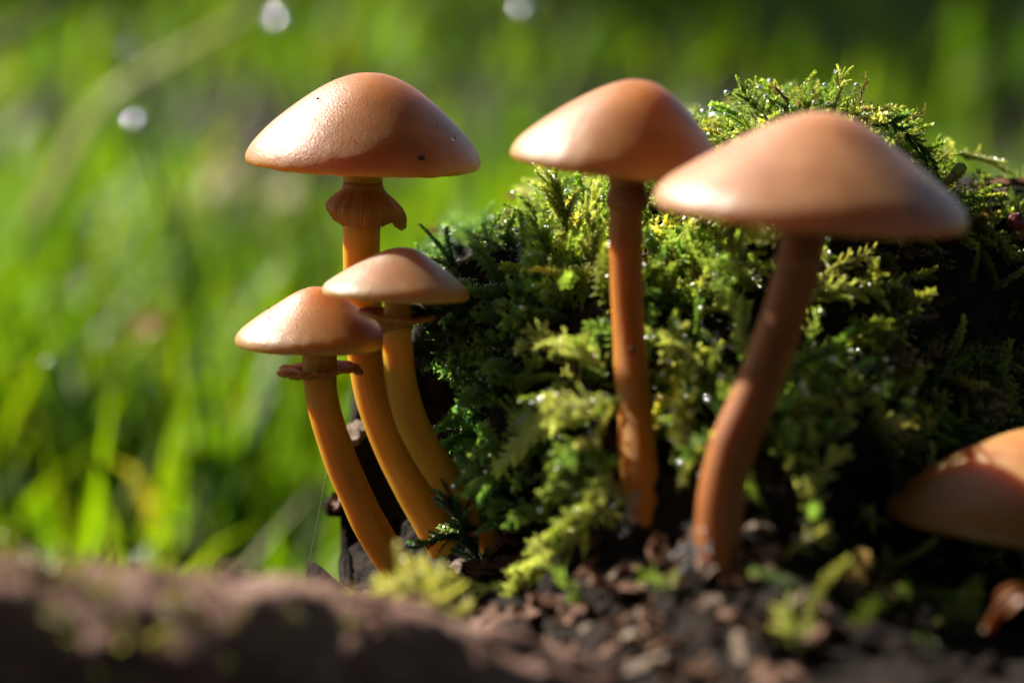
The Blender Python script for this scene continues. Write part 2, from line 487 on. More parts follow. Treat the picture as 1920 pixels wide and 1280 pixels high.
def make_mushroom(label, cap, stem, ring=None, mats=('cap', 'stem'), seed=0, specks=(), spots=()):
    cu, cvv, cdp, Rp, Hp, roll, tilt, lean, prof = cap
    base = P(*stem[-1][:2], stem[-1][3])
    root = thing('mushroom', label, 'mushroom', base, 'mushrooms growing on the stump')
    # ---- cap
    px = cdp / FPX
    Rm, Hm = Rp * px, Hp * px
    ctr = P(cu, cvv, cdp)
    pr = np.array(prof); tpar = np.linspace(0, len(pr) - 1, 64)
    pr = catmull(pr, 64)
    pr[:, 0] = np.maximum(pr[:, 0], 0)
    na = 112
    a = np.linspace(0, 2 * math.pi, na, endpoint=False)
    under = np.array([(.93, -.01), (.86, .07), (.75, .13), (.6, .19), (.45, .24), (.3, .27), (.15, .28)])
    full = np.vstack([pr[1:], under])
    r = full[:, 0][:, None]; h = full[:, 1][:, None]
    ca, sa = np.cos(a)[None], np.sin(a)[None]
    q = np.stack([np.cos(a) * 1.3, np.sin(a) * 1.3, 0 * a + seed * 3.1], -1)
    wob = 1 + .032 * vnoise(q, seed)[None] * r
    rimn = (  .012 * vnoise(np.stack([np.cos(a) * 22, np.sin(a) * 22, 0 * a + seed], -1), seed + 3) + .012 * vnoise(q + 9, seed + 5))[None] * sstep(.75, 1, r)
    X = r * wob * ca * Rm + lean * px * np.clip(h, 0, 1) ** 1.3
    Y = r * wob * sa * Rm
    Z = (h + rimn) * Hm
    sur = .012 * vnoise(np.stack([r * ca * 2.6, r * sa * 2.6, 0 * r * ca + seed], -1), seed + 7)
    Z = Z + sur * Hm * (1 - sstep(.9, 1, r))
    v = np.stack([X, Y, Z], -1).reshape(-1, 3)
    nrow = len(full)
    v = np.vstack([v, [[lean * px, 0, Hm]], [[0, 0, .28 * Hm]]])
    f = [grid_faces(nrow, na, True)]
    j = np.arange(na); j2 = (j + 1) % na
    f.append(np.stack([np.full(na, nrow * na), j2, j], -1)[:, ::-1])
    f.append(np.stack([np.full(na, nrow * na + 1), (nrow - 1) * na + j, (nrow - 1) * na + j2], -1)[:, ::-1])
    f = [x[:, ::-1] for x in f]
    Rot = Matrix.Rotation(R(roll), 3, 'Y') @ Matrix.Rotation(R(tilt), 3, 'X')
    Rn = np.array(Rot)
    vw = v @ Rn.T + ctr
    capo = mesh_from('cap', vw, f, M[mats[0]], root, recalc=True)
    # ---- gills: thin lamellae under the cap
    ng = 84
    gv, gf = [], []
    for k in range(ng):
        an = 2 * math.pi * k / ng
        r0 = .16 if k % 2 == 0 else .5
        rs = np.linspace(r0, .93, 6)
        zt = np.interp(rs, under[::-1, 0], under[::-1, 1]) + .01
        zb = zt - .10 * np.sin(np.linspace(.25, 1, 6) * math.pi) - .015
        b0 = len(gv)
        for i in range(6):
            for z in (zt[i], zb[i]):
                gv.append((rs[i] * math.cos(an) * Rm, rs[i] * math.sin(an) * Rm, z * Hm))
        for i in range(5):
            gf.append((b0 + 2 * i, b0 + 2 * i + 1, b0 + 2 * i + 3, b0 + 2 * i + 2))
    mesh_from('gills', np.array(gv) @ Rn.T + ctr, np.array(gf), M['gill'], root, smooth=False)
    # ---- stem
    sp = np.array(stem, float)
    pts = P(sp[:, 0], sp[:, 1], sp[:, 3])
    n = 90
    path = catmull(pts, n)
    rad = np.interp(np.linspace(0, len(sp) - 1, n), np.arange(len(sp)), sp[:, 2] * sp[:, 3] / FPX / 2)
    rad = np.convolve(np.pad(rad, 4, 'edge'), np.ones(9) / 9, 'valid')
    dsp = lambda p, aa, tt: .035 * vnoise(p * 260, seed + 20) + .02 * vnoise(np.stack(np.broadcast_arrays(np.cos(aa)[None] * 5, np.sin(aa)[None] * 5, tt[:, None] * 2), -1), seed + 21)
    STEM_PATHS.append((path[::2].copy(), rad[::2].copy(), sp[-1, 1] - 95))
    # run the stem on into the wood it grows from
    tdir = nrm(path[-1] - path[-4])
    ext = path[-1] + tdir * np.array([.003, .007])[:, None]
    path = np.vstack([path, ext]); rad = np.concatenate([rad, [rad[-1] * 1.02] * 2])
    sv, sf, suv = tube(path, rad, 32, True, dsp)
    mesh_from('stem', sv, sf, M[mats[1]], root, uv=suv, recalc=True)
    # ---- ring
    if ring is not None:
        make_ring(root, seed=seed, **ring)
    # ---- specks: small dark spots lying in the skin
    for (su, sv_, sr) in specks:
        put_speck(root, vw[:len(pr) * na], su, sv_, sr * px, capo)
    for (su, sv_, sd_, sr) in spots:
        p = P(su, sv_, sd_)
        blob('speck', p, sr * px, M['speck'], root, (1, .45, .8))
    return root

def blob(name, c, r, mat, parent=None, sc=(1, 1, 1), seed=0, rough=.0, nr=9, na=14):
    th = np.linspace(0, math.pi, nr)[1:-1]; a = np.linspace(0, 2 * math.pi, na, endpoint=False)
    d = np.stack([np.sin(th)[:, None] * np.cos(a), np.sin(th)[:, None] * np.sin(a), np.cos(th)[:, None] + 0 * a], -1)
    d = np.vstack([d.reshape(-1, 3), [[0, 0, 1]], [[0, 0, -1]]])
    rr = 1 + (rough * fbm(d * 1.7 + seed * 5.3, 3, seed) if rough else 0)
    v = c + d * np.asarray(sc) * (r * rr[:, None] if rough else r)
    f = [grid_faces(nr - 2, na, True)[:, ::-1]]
    k = (nr - 2) * na; j = np.arange(na); j2 = (j + 1) % na
    f.append(np.stack([np.full(na, k), j, j2], -1)); f.append(np.stack([np.full(na, k + 1), (nr - 3) * na + j2, (nr - 3) * na + j], -1))
    return mesh_from(name, v, f, mat, parent)

def nearest_on(vw, u, v):
    """world vertex of a surface that projects nearest to the pixel, on the camera side"""
    d = vw - CAM
    dep = d @ FWD
    pu = 960 + FPX * (d @ RT) / dep; pv = 640 - FPX * (d @ UP) / dep
    e = np.hypot(pu - u, pv - v)
    ok = np.where(e < e.min() + 5)[0]
    i = ok[np.argmin(dep[ok])]
    return P(u, v, dep[i])

def put_speck(root, vw, u, v, r, capo):
    p = nearest_on(vw, u, v)
    blob('speck', p + UP * 0, r, M['speck'], root, (1.15, .55, .8))

def make_ring(root, center, profile, hem=None, tiltr=0, tiltx=0, seed=0, stri=70, amp=.02, nseg=112, thick=2.2, mat='ring'):
    """skirt-like veil: profile is a list of (radius_px, height_px) from the stem outwards; hem(angle) -> extra (dr, dz) px at the free edge"""
    u, v, d = center
    px = d / FPX
    c = P(u, v, d)
    pf = catmull(np.array(profile, float), 26)
    a = np.linspace(0, 2 * math.pi, nseg * 2, endpoint=False)
    t = np.linspace(0, 1, 26)[:, None]
    dr, dz = (0, 0) if hem is None else hem(a)
    wav = vnoise(np.stack([np.cos(a) * 2.2, np.sin(a) * 2.2, 0 * a + seed], -1), seed + 31)
    rr = pf[:, 0][:, None] + (dr + 3.0 * wav)[None] * t ** 2 if hem is not None else pf[:, 0][:, None] + (3.0 * wav)[None] * t ** 2
    zz = pf[:, 1][:, None] + ((dz + 2.5 * wav[::-1])[None]) * t ** 2 if hem is not None else pf[:, 1][:, None] + (2.0 * wav[::-1])[None] * t ** 2
    rag = vnoise(np.stack([np.cos(a) * 7, np.sin(a) * 7, 0 * a + seed], -1), seed + 41)
    rr = rr * (1 + amp * (np.sin(a * stri) + .8 * vnoise(np.stack([np.cos(a) * 30, np.sin(a) * 30, 0 * a], -1), seed + 43))[None] * t) * (1 + .05 * rag[None] * t)
    zz = zz + 4.5 * rag[None] * t ** 3
    th = thick * (1 - .6 * t) + 0 * rr
    outer = np.stack([rr * np.cos(a), rr * np.sin(a), zz], -1)
    inner = np.stack([(rr - th * .7) * np.cos(a), (rr - th * .7) * np.sin(a), zz - th], -1)
    full = np.concatenate([outer, inner[::-1]], 0) * px
    Rn = np.array(Matrix.Rotation(R(tiltr), 3, 'Y') @ Matrix.Rotation(R(tiltx), 3, 'X'))
    vv = full.reshape(-1, 3) @ Rn.T + c
    uv = np.stack(np.broadcast_arrays(a[None] / (2 * math.pi) * 1.6, np.linspace(0, .004, 52)[:, None]), -1).reshape(-1, 2)
    nr = 52
    f = grid_faces(nr, nseg * 2, True)
    # close the loop between first and last rows
    i = (nr - 1) * nseg * 2; j = np.arange(nseg * 2); j2 = (j + 1) % (nseg * 2)
    f = np.vstack([f, np.stack([i + j, i + j2, j2, j], -1)])
    mesh_from('ring', vv, f[:, ::-1], M[mat], root, uv=uv, recalc=True)

# hem of the hanging skirt on the tall mushroom: torn flap flaring out on one side
def hem_skirt(a):
    right = np.exp(-((np.angle(np.exp(1j * (a - .05)))) / .35) ** 2)
    left = np.exp(-((np.angle(np.exp(1j * (a - math.pi)))) / .6) ** 2)
    front = np.exp(-((np.angle(np.exp(1j * (a + math.pi / 2)))) / .8) ** 2)
    return 16 * right - 6 * left - 4 * front, -14 * right + 10 * left - 6 * front
def hem_disc(a):
    right = np.exp(-((np.angle(np.exp(1j * (a - 0.0)))) / .4) ** 2)
    left = np.exp(-((np.angle(np.exp(1j * (a - math.pi)))) / .5) ** 2)
    return 2 * right, -10 * right - 3 * left

make_mushroom('tallest mushroom with a glossy domed cap above a torn skirt-like ring',
    (679, 303, .366, 220, 167, 2.4, 2.0, 12, PROFILE),
    [(683, 270, 76, .366), (682, 310, 78, .366), (680, 350, 74, .366), (678, 440, 68, .3665), (678, 500, 70, .3675), (680, 580, 73, .3695), (688, 660, 76, .371), (706, 750, 77, .3715),
     (745, 850, 76, .3715), (785, 930, 76, .3705), (828, 1005, 76, .3695), (862, 1060, 74, .369)],
    dict(center=(680, 378, .3662), profile=[(37, 36), (41, 22), (56, 8), (69, -8), (70, -22), (63, -36)], hem=hem_skirt, tiltr=2, stri=64, amp=.016, thick=3),
    seed=1, specks=[(596, 185, 2.6), (790, 296, 6), (648, 194, 1.5), (623, 147, 2.2), (659, 258, 1.6)])
make_mushroom('short mushroom with a thin flat ring and a curved amber stem at the stump foot',
    (588, 641, .3575, 149, 103, .8, 0.5, 4, PROFILE_FLAT),
    [(599, 625, 64, .3575), (599, 660, 66, .3575), (600, 700, 62, .3575), (602, 735, 60, .3575), (613, 785, 61, .3575), (636, 854, 61, .3575), (661, 914, 62, .3575), (690, 975, 64, .3575), (728, 1038, 65, .3575), (766, 1092, 66, .357), (785, 1118, 66, .357)],
    dict(center=(599, 692, .3575), profile=[(31, -16), (34, -6), (44, 2), (60, 5), (74, 5), (80, 0)], hem=hem_disc, tiltr=-3, stri=60, amp=.02, thick=13),
    seed=2, specks=[(504, 577, 2.0), (504, 595, 2.0), (572, 540, 1.6)])
make_mushroom('small mushroom with a pale pinkish cap overlapping its two slender neighbours, yellowish stem',
    (740, 550, .3495, 138, 88, 3.2, -1.0, 14, PROFILE_FLAT),
    [(745, 535, 50, .3495), (745, 570, 50, .3495), (745, 620, 54, .3495), (750, 700, 57, .350), (769, 780, 59, .3505), (795, 836, 60, .351), (828, 886, 62, .3515), (857, 925, 63, .352), (885, 962, 62, .353)],
    dict(center=(742, 595, .3495), profile=[(27, -24), (33, -12), (46, 0), (60, 7), (68, 9), (71, 4)], tiltr=7, stri=60, amp=.012, thick=7),
    mats=('cap_pale', 'stem'), seed=3, specks=[(808, 512, 2.0), (680, 497, 1.6)])
make_mushroom('tall mushroom with an upright reddish stem standing against the bright moss',
    (1153, 310, .3365, 200, 163, 6.0, 1.5, 30, PROFILE),
    [(1178, 300, 70, .3365), (1177, 345, 70, .3365), (1175, 390, 66, .3365), (1174, 450, 63, .3365), (1178, 600, 61, .336), (1184, 700, 63, .3345), (1193, 800, 68, .332), (1200, 890, 71, .3295), (1208, 955, 72, .3285)],
    dict(center=(1177, 372, .3365), profile=[(34, 20), (37, 10), (40, 0), (41, -10), (38, -18)], stri=40, amp=.01, mat='remnant'),
    mats=('cap', 'stem_red'), seed=4, spots=[(1185, 656, .3331, 6)])
make_mushroom('largest mushroom, broad pinkish cap on a leaning reddish stem below the moss crest',
    (1517, 398, .317, 297, 190, 4.6, 0.8, 14, PROFILE_FLAT),
    [(1508, 370, 84, .317), (1506, 420, 84, .317), (1499, 490, 84, .317), (1480, 560, 84, .317), (1449, 650, 82, .317), (1411, 750, 84, .3165), (1370, 850, 87, .316), (1352, 930, 88, .3155), (1348, 1000, 88, .315), (1348, 1065, 86, .3145)],
    dict(center=(1497, 492, .317), profile=[(43, 16), (45, 8), (47, 0), (46, -8), (44, -14)], stri=40, amp=.01, mat='remnant'),
    mats=('cap_pale', 'stem_shaded'), seed=5, specks=[(1710, 396, 8)])
make_mushroom('mushroom with a tilted smooth cap low over the dark shaded ground beside the stump',
    (1945, 985, .332, 285, 185, 5.0, -2.0, 10, PROFILE),
    [(1950, 930, 80, .332), (1952, 1000, 80, .332), (1955, 1120, 82, .330), (1960, 1190, 86, .324), (1965, 1240, 88, .316)],
    None, mats=('cap', 'stem_red'), seed=6)

# ------------------------------------------------------------------ white fungal threads creeping up from the stem feet
M['thread'] = plain('white_thread', (.30, .30, .31), .7)
def mycelium(root, u, v, d, n, seed):
    r = np.random.default_rng(seed); V, F, n0 = [], [], 0
    for k in range(n):
        p0 = np.array([u + r.normal(0, 16), v + r.normal(0, 22), d - r.uniform(.001, .0035)])
        st_ = [p0]
        for q in range(4): st_.append(st_[-1] + np.array([r.normal(-4, 9), r.normal(4, 11), r.normal(0, .0004)]))
        st_ = np.array(st_); path = catmull(P(st_[:, 0], st_[:, 1], st_[:, 2]), 10)
        tv, tf, _ = tube(path, np.full(10, r.uniform(.00006, .00016)), 5)
        V.append(tv); F += [f + n0 for f in tf]; n0 += len(tv)
    o = mesh_from('mycelium', np.vstack(V), F, M['thread'], root); o['kind'] = 'stuff'
mycelium(bpy.data.objects['mushroom.003'], 1185, 948, .3285, 12, 1)
mycelium(bpy.data.objects['mushroom.004'], 1315, 1040, .3145, 15, 2)

# ------------------------------------------------------------------ moss shoots
def leaf_set(n, axis_fn, size, spread, fal, r, start=.03, flat=0.0):
    """n small pointed curved leaves set spirally round an axis curve (canonical, axis along z, length 1)"""
    t = np.linspace(start, 1, n)
    c, tan = axis_fn(t)
    side = nrm(np.cross(tan, np.array([.13, 1, .21])))
    oth = np.cross(tan, side)
    ph = np.arange(n) * 2.39996 + r.uniform(-.3, .3, n)
    out = np.cos(ph)[:, None] * side * 1.0 + np.sin(ph)[:, None] * oth * (1 - flat)
    out = nrm(out)
    wdir = np.cross(tan, out)
    sp = (spread + r.uniform(-.18, .18, n))[:, None]
    tip_close = np.clip((t - .82) / .18, 0, 1)[:, None]
    sp = sp * (1 - .65 * tip_close)
    d0 = nrm(tan * np.cos(sp) + out * np.sin(sp))
    f2 = (fal + r.uniform(-.3, .3, n))[:, None]
    d1 = nrm(tan * np.cos(sp + f2) + out * np.sin(sp + f2))
    L = size * (r.uniform(.75, 1.2, n) * (1 - .35 * t))[:, None]
    wv = wdir * L * .30
    b = c; mid = c + d0 * L * .5; tip = mid + d1 * L * .55
    v = np.stack([b - wv * .7, b + wv * .7, mid + wv, mid - wv, tip], 1)
    return v.reshape(-1, 3), t

def shoot_proto(kind, seed):
    r = np.random.default_rng(seed)
    bend = r.uniform(.15, .9); tw = r.uniform(-.35, .35)
    def ax(t):
        x = bend * t ** 2 * .55; y = tw * t ** 2 * .4; z = t - .18 * bend * t ** 2
        c = np.stack([x, y, z], -1)
        tn = nrm(np.stack([1.1 * bend * t, .8 * tw * t, 1 - .36 * bend * t], -1))
        return c, tn
    V, T = [], []
    if kind == 'rope':
        v, t = leaf_set(78, ax, .15, .62, .45, r); V.append(v); T.append(t)
    elif kind == 'curl':
        v, t = leaf_set(64, ax, .20, .85, 1.1, r); V.append(v); T.append(t)
    else:                                     # feather: a main axis with side branchlets in two rows
        v, t = leaf_set(34, ax, .10, .6, .5, r); V.append(v); T.append(t)
        nb = 13
        for k in range(nb):
            t0 = .12 + .83 * k / nb
            c0, tn = ax(np.array([t0])); c0, tn = c0[0], tn[0]
            sd = nrm(np.cross(tn, [0, .25 * r.normal(), 0] + np.array([.2, 1, .1]))) * (1 if k % 2 else -1)
            sd = nrm(sd * .8 + np.array([0, .5, 0]) * (1 if k % 3 else -.6) + r.normal(0, .15, 3))
            ln = (.34 * (1 - t0 * .75)) * r.uniform(.7, 1.15)
            dr = nrm(sd * .85 + tn * .6)
            cur = nrm(tn) * .25
            def axb(tt, c0=c0, dr=dr, ln=ln, cur=cur):
                c = c0 + ln * (dr * tt[:, None] + cur * tt[:, None] ** 2)
                return c, nrm(dr + 2 * cur * tt[:, None])
            v, t = leaf_set(9, axb, .085, .6, .5, r); V.append(v); T.append(t0 + .25 * t)
    v = np.concatenate(V); t = np.concatenate(T)
    nl = len(t)
    # slim stem: a 3-sided tube
    tt = np.linspace(0, .96, 7); c, tn = ax(tt)
    a = np.array([0, 2.1, 4.2]); s1 = nrm(np.cross(tn, [0.1, 1, .2])); s2 = np.cross(tn, s1)
    sv = (c[:, None] + .014 * (np.cos(a)[None, :, None] * s1[:, None] + np.sin(a)[None, :, None] * s2[:, None])).reshape(-1, 3)
    base = np.arange(nl)[:, None] * 5
    quads = base + np.array([[0, 1, 2, 3]]); tris = base + np.array([[3, 2, 4]])
    sq = grid_faces(7, 3, True) + len(v)
    tl = np.concatenate([np.repeat(t, 5), np.repeat(tt, 3)])
    return np.vstack([v, sv]), np.vstack([quads, sq]), tris, np.clip(tl, 0, 1)

PROTO = {k: [shoot_proto(k, 100 * i + s) for s in range(6)] for i, k in enumerate(('rope', 'curl', 'feather'))}

# shoots that would grow across a stem are left out: they bend round it in reality
def covers_stem(W):
    d = W - CAM; dep = d @ FWD
    pu = 960 + FPX * (d @ RT) / dep; pv = 640 - FPX * (d @ UP) / dep
    for path, rad, vend in STEM_PATHS:
        e = np.linalg.norm(W[::7, None] - path[None], axis=-1)
        if (e < rad[None] * 1.08).any(): return True
        pd = path - CAM; pdep = pd @ FWD
        su = 960 + FPX * (pd @ RT) / pdep; sv_ = 640 - FPX * (pd @ UP) / pdep
        cu_ = np.interp(pv, sv_, su); cd_ = np.interp(pv, sv_, pdep); rr = np.interp(pv, sv_, rad) * FPX / cd_
        if ((np.abs(pu - cu_) < rr) & (dep < cd_) & (pv > sv_[0]) & (pv < vend)).any(): return True
    return False

class Moss:
    clear = True
    def __init__(self): self.V, self.Q, self.T, self.C, self.n = [], [], [], [], 0
    def add(self, kind, pos, zdir, xdir, L, col, dry=0.0, idx=None, r=rng):
        v, q, t, tl = PROTO[kind][int(r.integers(6)) if idx is None else idx % 6]
        z = zdir / np.linalg.norm(zdir)
        x = xdir - z * (xdir @ z)
        x = x / max(np.linalg.norm(x), 1e-9)
        y = np.cross(z, x)
        W = pos + L * (v @ np.stack([x, y, z]))
        if self.clear and covers_stem(W): return
        self.V.append(W); self.Q.append(q + self.n); self.T.append(t + self.n); self.n += len(v)
        col = np.asarray(col)
        # older leaves low on the shoot are darker and browner, tips are fresh yellow green
        tipc = col * np.array([1.35, 1.22, 1.25]); basec = col * np.array([.62, .55, .5]) + dry * .02
        self.C.append(basec[None] * (1 - tl[:, None]) + tipc[None] * tl[:, None])
    def build(self, name, parent=None, mat=None):
        return mesh_from(name, np.vstack(self.V), [np.vstack(self.Q), np.vstack(self.T)], mat or M['moss'], parent, smooth=False, tint=np.vstack(self.C))

GREENS = [(.28, .40, .08), (.35, .46, .10), (.22, .36, .08), (.48, .54, .18), (.17, .31, .07)]

def moss_density(u, v, cv):
    d = np.zeros_like(u)
    d = np.maximum(d, 1.7 * (v < cv + 60) * (u > 790))                       # the crest
    d = np.maximum(d, ell(u, v, 900, 560, 110, 130))
    d = np.maximum(d, ell(u, v, 1090, 560, 190, 330))
    d = np.maximum(d, ell(u, v, 1300, 560, 230, 330))
    d = np.maximum(d, ell(u, v, 1480, 640, 230, 340) * .95)
    d = np.maximum(d, ell(u, v, 1720, 560, 220, 330) * .8)
    d = np.maximum(d, .75 * (u > 1750) * (v < 1000))
    d = np.maximum(d, ell(u, v, 1650, 880, 330, 200) * .4)
    d = np.maximum(d, ell(u, v, 960, 850, 90, 130) * .8)
    d = np.maximum(d, ell(u, v, 1090, 930, 60, 60) * .5)
    d = np.maximum(d, ell(u, v, 1700, 1100, 300, 140) * .08)
    hollow = np.maximum(ell(u, v, 770, 860, 105, 170), ell(u, v, 850, 815, 75, 105))
    d = d * (1 - np.clip(hollow * 1.6, 0, 1))
    soil = sstep(930, 1030, v) * (u < 1500)
    d = d * (1 - .93 * soil)
    d = np.where(v < cv - 1, 1.0 * (u > 800), d)                             # the far side
    d = np.where((u > 1740) & (v < cv + 45), d * .07, d)
    d = np.where(u < 775, d * 0, d)
    return d

def scatter_moss(n_try):
    ms = Moss()
    A = np.linalg.norm(np.cross(np.gradient(S, axis=0), np.gradient(S, axis=1)), axis=-1)
    cvg = np.repeat(s_cv[None], S.shape[0], 0)
    patch = .35 + 2.0 * fbm(S * 85, 3, 41)
    D = moss_density(Ug, Vg, cvg) * np.clip(patch + .3, .06, 1.3)
    face = np.clip(-(Sn @ FWD), 0, 1)
    Wt = A * D * np.where(Vg < cvg - 2, .35, 1.0) * (Vg < 1250)
    Wt[:3] = 0; Wt[-8:] = 0
    p = (Wt / Wt.sum()).ravel()
    idx = rng.choice(p.size, n_try, p=p)
    I, J = np.unravel_index(idx, A.shape)
    kept = []
    for i, j in zip(I, J):
        u, v = Ug[i, j], Vg[i, j]
        pos = S[i, j] + rng.normal(0, .0004, 3)
        n = Sn[i, j]
        rnd = rng.normal(0, 1, 3)
        right = u > 1560 and v > s_cv[j] + 60
        if right:                             # hanging curtain on the shaded side
            z = n * .55 + np.array([.15, 0, -1.0]) * .55 + rnd * .38
        else:
            z = n * .7 + np.array([-.32, -.05, .5]) + rnd * .40
        if z @ n < .15: z = z + n * (.3 - z @ n)
        k = rng.random()
        near_left = u < 1050
        kind = ('curl' if k < .5 else 'feather' if k < .8 else 'rope') if near_left else ('feather' if k < .45 else 'rope' if k < .78 else 'curl')
        L = rng.uniform(.0042, .0100) * (.75 if v < s_cv[j] + 30 else 1.0)
        c = np.array(GREENS[int(rng.integers(5))]) * rng.uniform(.75, 1.25)
        g = vnoise(pos * 120, 77)
        if g > .15: c = c * np.array([1.25, 1.12, .9])
        if u < 1000: c = c * np.array([.62, .85, 1.1])  # shade on the left moss painted in as a darker, bluer tint
        if u > 1560 and v > s_cv[j] + 50: c = c * .6  # shade of the right slope is painted into the leaf colour
        dry = 0
        if (right and rng.random() < .16 + .5 * ell(u, v, 1700, 500, 90, 110)) or rng.random() < .025:
            c = np.array([.20, .15, .085]) * rng.uniform(.6, 1.3); dry = 1
        k0 = len(ms.V)
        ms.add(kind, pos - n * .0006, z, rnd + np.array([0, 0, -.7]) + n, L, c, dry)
        if len(ms.V) > k0: kept.append((i, j))
    global MOSS_TIPS
    MOSS_TIPS = np.array([w_[c_[:, 1].argmax()] for w_, c_, (i_, j_) in zip(ms.V, ms.C, kept) if 900 < Ug[i_, j_] < 1620 and Vg[i_, j_] < 900])
    o = ms.build('moss')
    tag(o, 'carpet of feathery green moss covering the stump', 'moss', kind='stuff')
scatter_moss(4000)

def moss_dew(n):
    r = np.random.default_rng(12)
    th = np.linspace(0, math.pi, 8)[1:-1]; a = np.linspace(0, 2 * math.pi, 10, endpoint=False)
    d = np.stack([np.sin(th)[:, None] * np.cos(a), np.sin(th)[:, None] * np.sin(a), np.cos(th)[:, None] + 0 * a], -1).reshape(-1, 3)
    d = np.vstack([d, [[0, 0, 1]], [[0, 0, -1]]])
    j = np.arange(10); j2 = (j + 1) % 10
    fq = grid_faces(6, 10, True); ft = np.vstack([np.stack([np.full(10, 60), j, j2], -1), np.stack([np.full(10, 61), 50 + j2, 50 + j], -1)])
    V, Q, T = [], [], []
    pts = MOSS_TIPS[r.permutation(len(MOSS_TIPS))[:n]]
    for k, p in enumerate(pts):
        V.append(p + d * r.uniform(.00018, .00042)); Q.append(fq[:, ::-1] + 62 * k); T.append(ft + 62 * k)
    o = mesh_from('dew', np.vstack(V), [np.vstack(Q), np.vstack(T)], M['dew'])
    tag(o, 'tiny glittering dew beads on the moss tips', 'dew', kind='stuff')
moss_dew(700)

# ---- single fronds that stand out from the carpet: px start -> px end, depths, kind
def surf(u, v):
    return depth_at(u, v)

def frond(label, pts, width, col, kind='feather', group='moss fronds on the stump', dens=1.0, seed=0, clear=True):
    """a long frond: woody axis through the pixel points, leafy branchlets along it"""
    r = np.random.default_rng(500 + seed)
    q = P(np.array([p[0] for p in pts]), np.array([p[1] for p in pts]), np.array([p[2] for p in pts]))
    Ltot = np.linalg.norm(np.diff(q, axis=0), axis=1).sum()
    path = catmull(q, 24)
    root = thing('moss_frond', label, 'moss frond', q[0], group)
    v, f, uv = tube(path, np.linspace(.00020, .00008, 24), 6)
    mesh_from('stalk', v, f, M['moss'], root, tint=np.tile(np.array(col) * .6, (len(v), 1)))
    ms = Moss(); ms.clear = clear
    t = nrm(np.gradient(path, axis=0))
    n = max(10, int(Ltot / .00048 * dens))
    wm = width * .36 / FPX
    for k in range(n):
        s = (k + r.random()) / n
        i = min(23, int(s * 23))
        c = path[i] + (path[min(23, i + 1)] - path[i]) * (s * 23 - i)
        rad = r.normal(0, 1, 3); rad -= t[i] * (rad @ t[i]); rad = nrm(rad)
        rad = nrm(rad + np.array([-.25, -.25, .35]))
        z = t[i] * r.uniform(.6, 1.1) + rad * (.9 - .5 * s)
        L = wm * r.uniform(.85, 1.35) * (1 - .35 * s)
        cc = np.array(col) * r.uniform(.8, 1.25)
        ms.add(kind if r.random() < .7 else 'rope', c, z, r.normal(0, 1, 3), L, cc, r=r)
    ms.add('rope', path[-3], t[-1], r.normal(0, 1, 3), wm * 1.1, np.array(col) * 1.15, r=r)
    for a_, b_ in ((0, 12), (8, 19), (14, 23)):
        ch = path[b_] - path[a_]
        ms.add('rope', path[a_], ch, r.normal(0, 1, 3), max(np.linalg.norm(ch), wm * 1.5), np.array(col), r=r)
    o = ms.build('leaflets', root); o['kind'] = 'stuff'
    return root

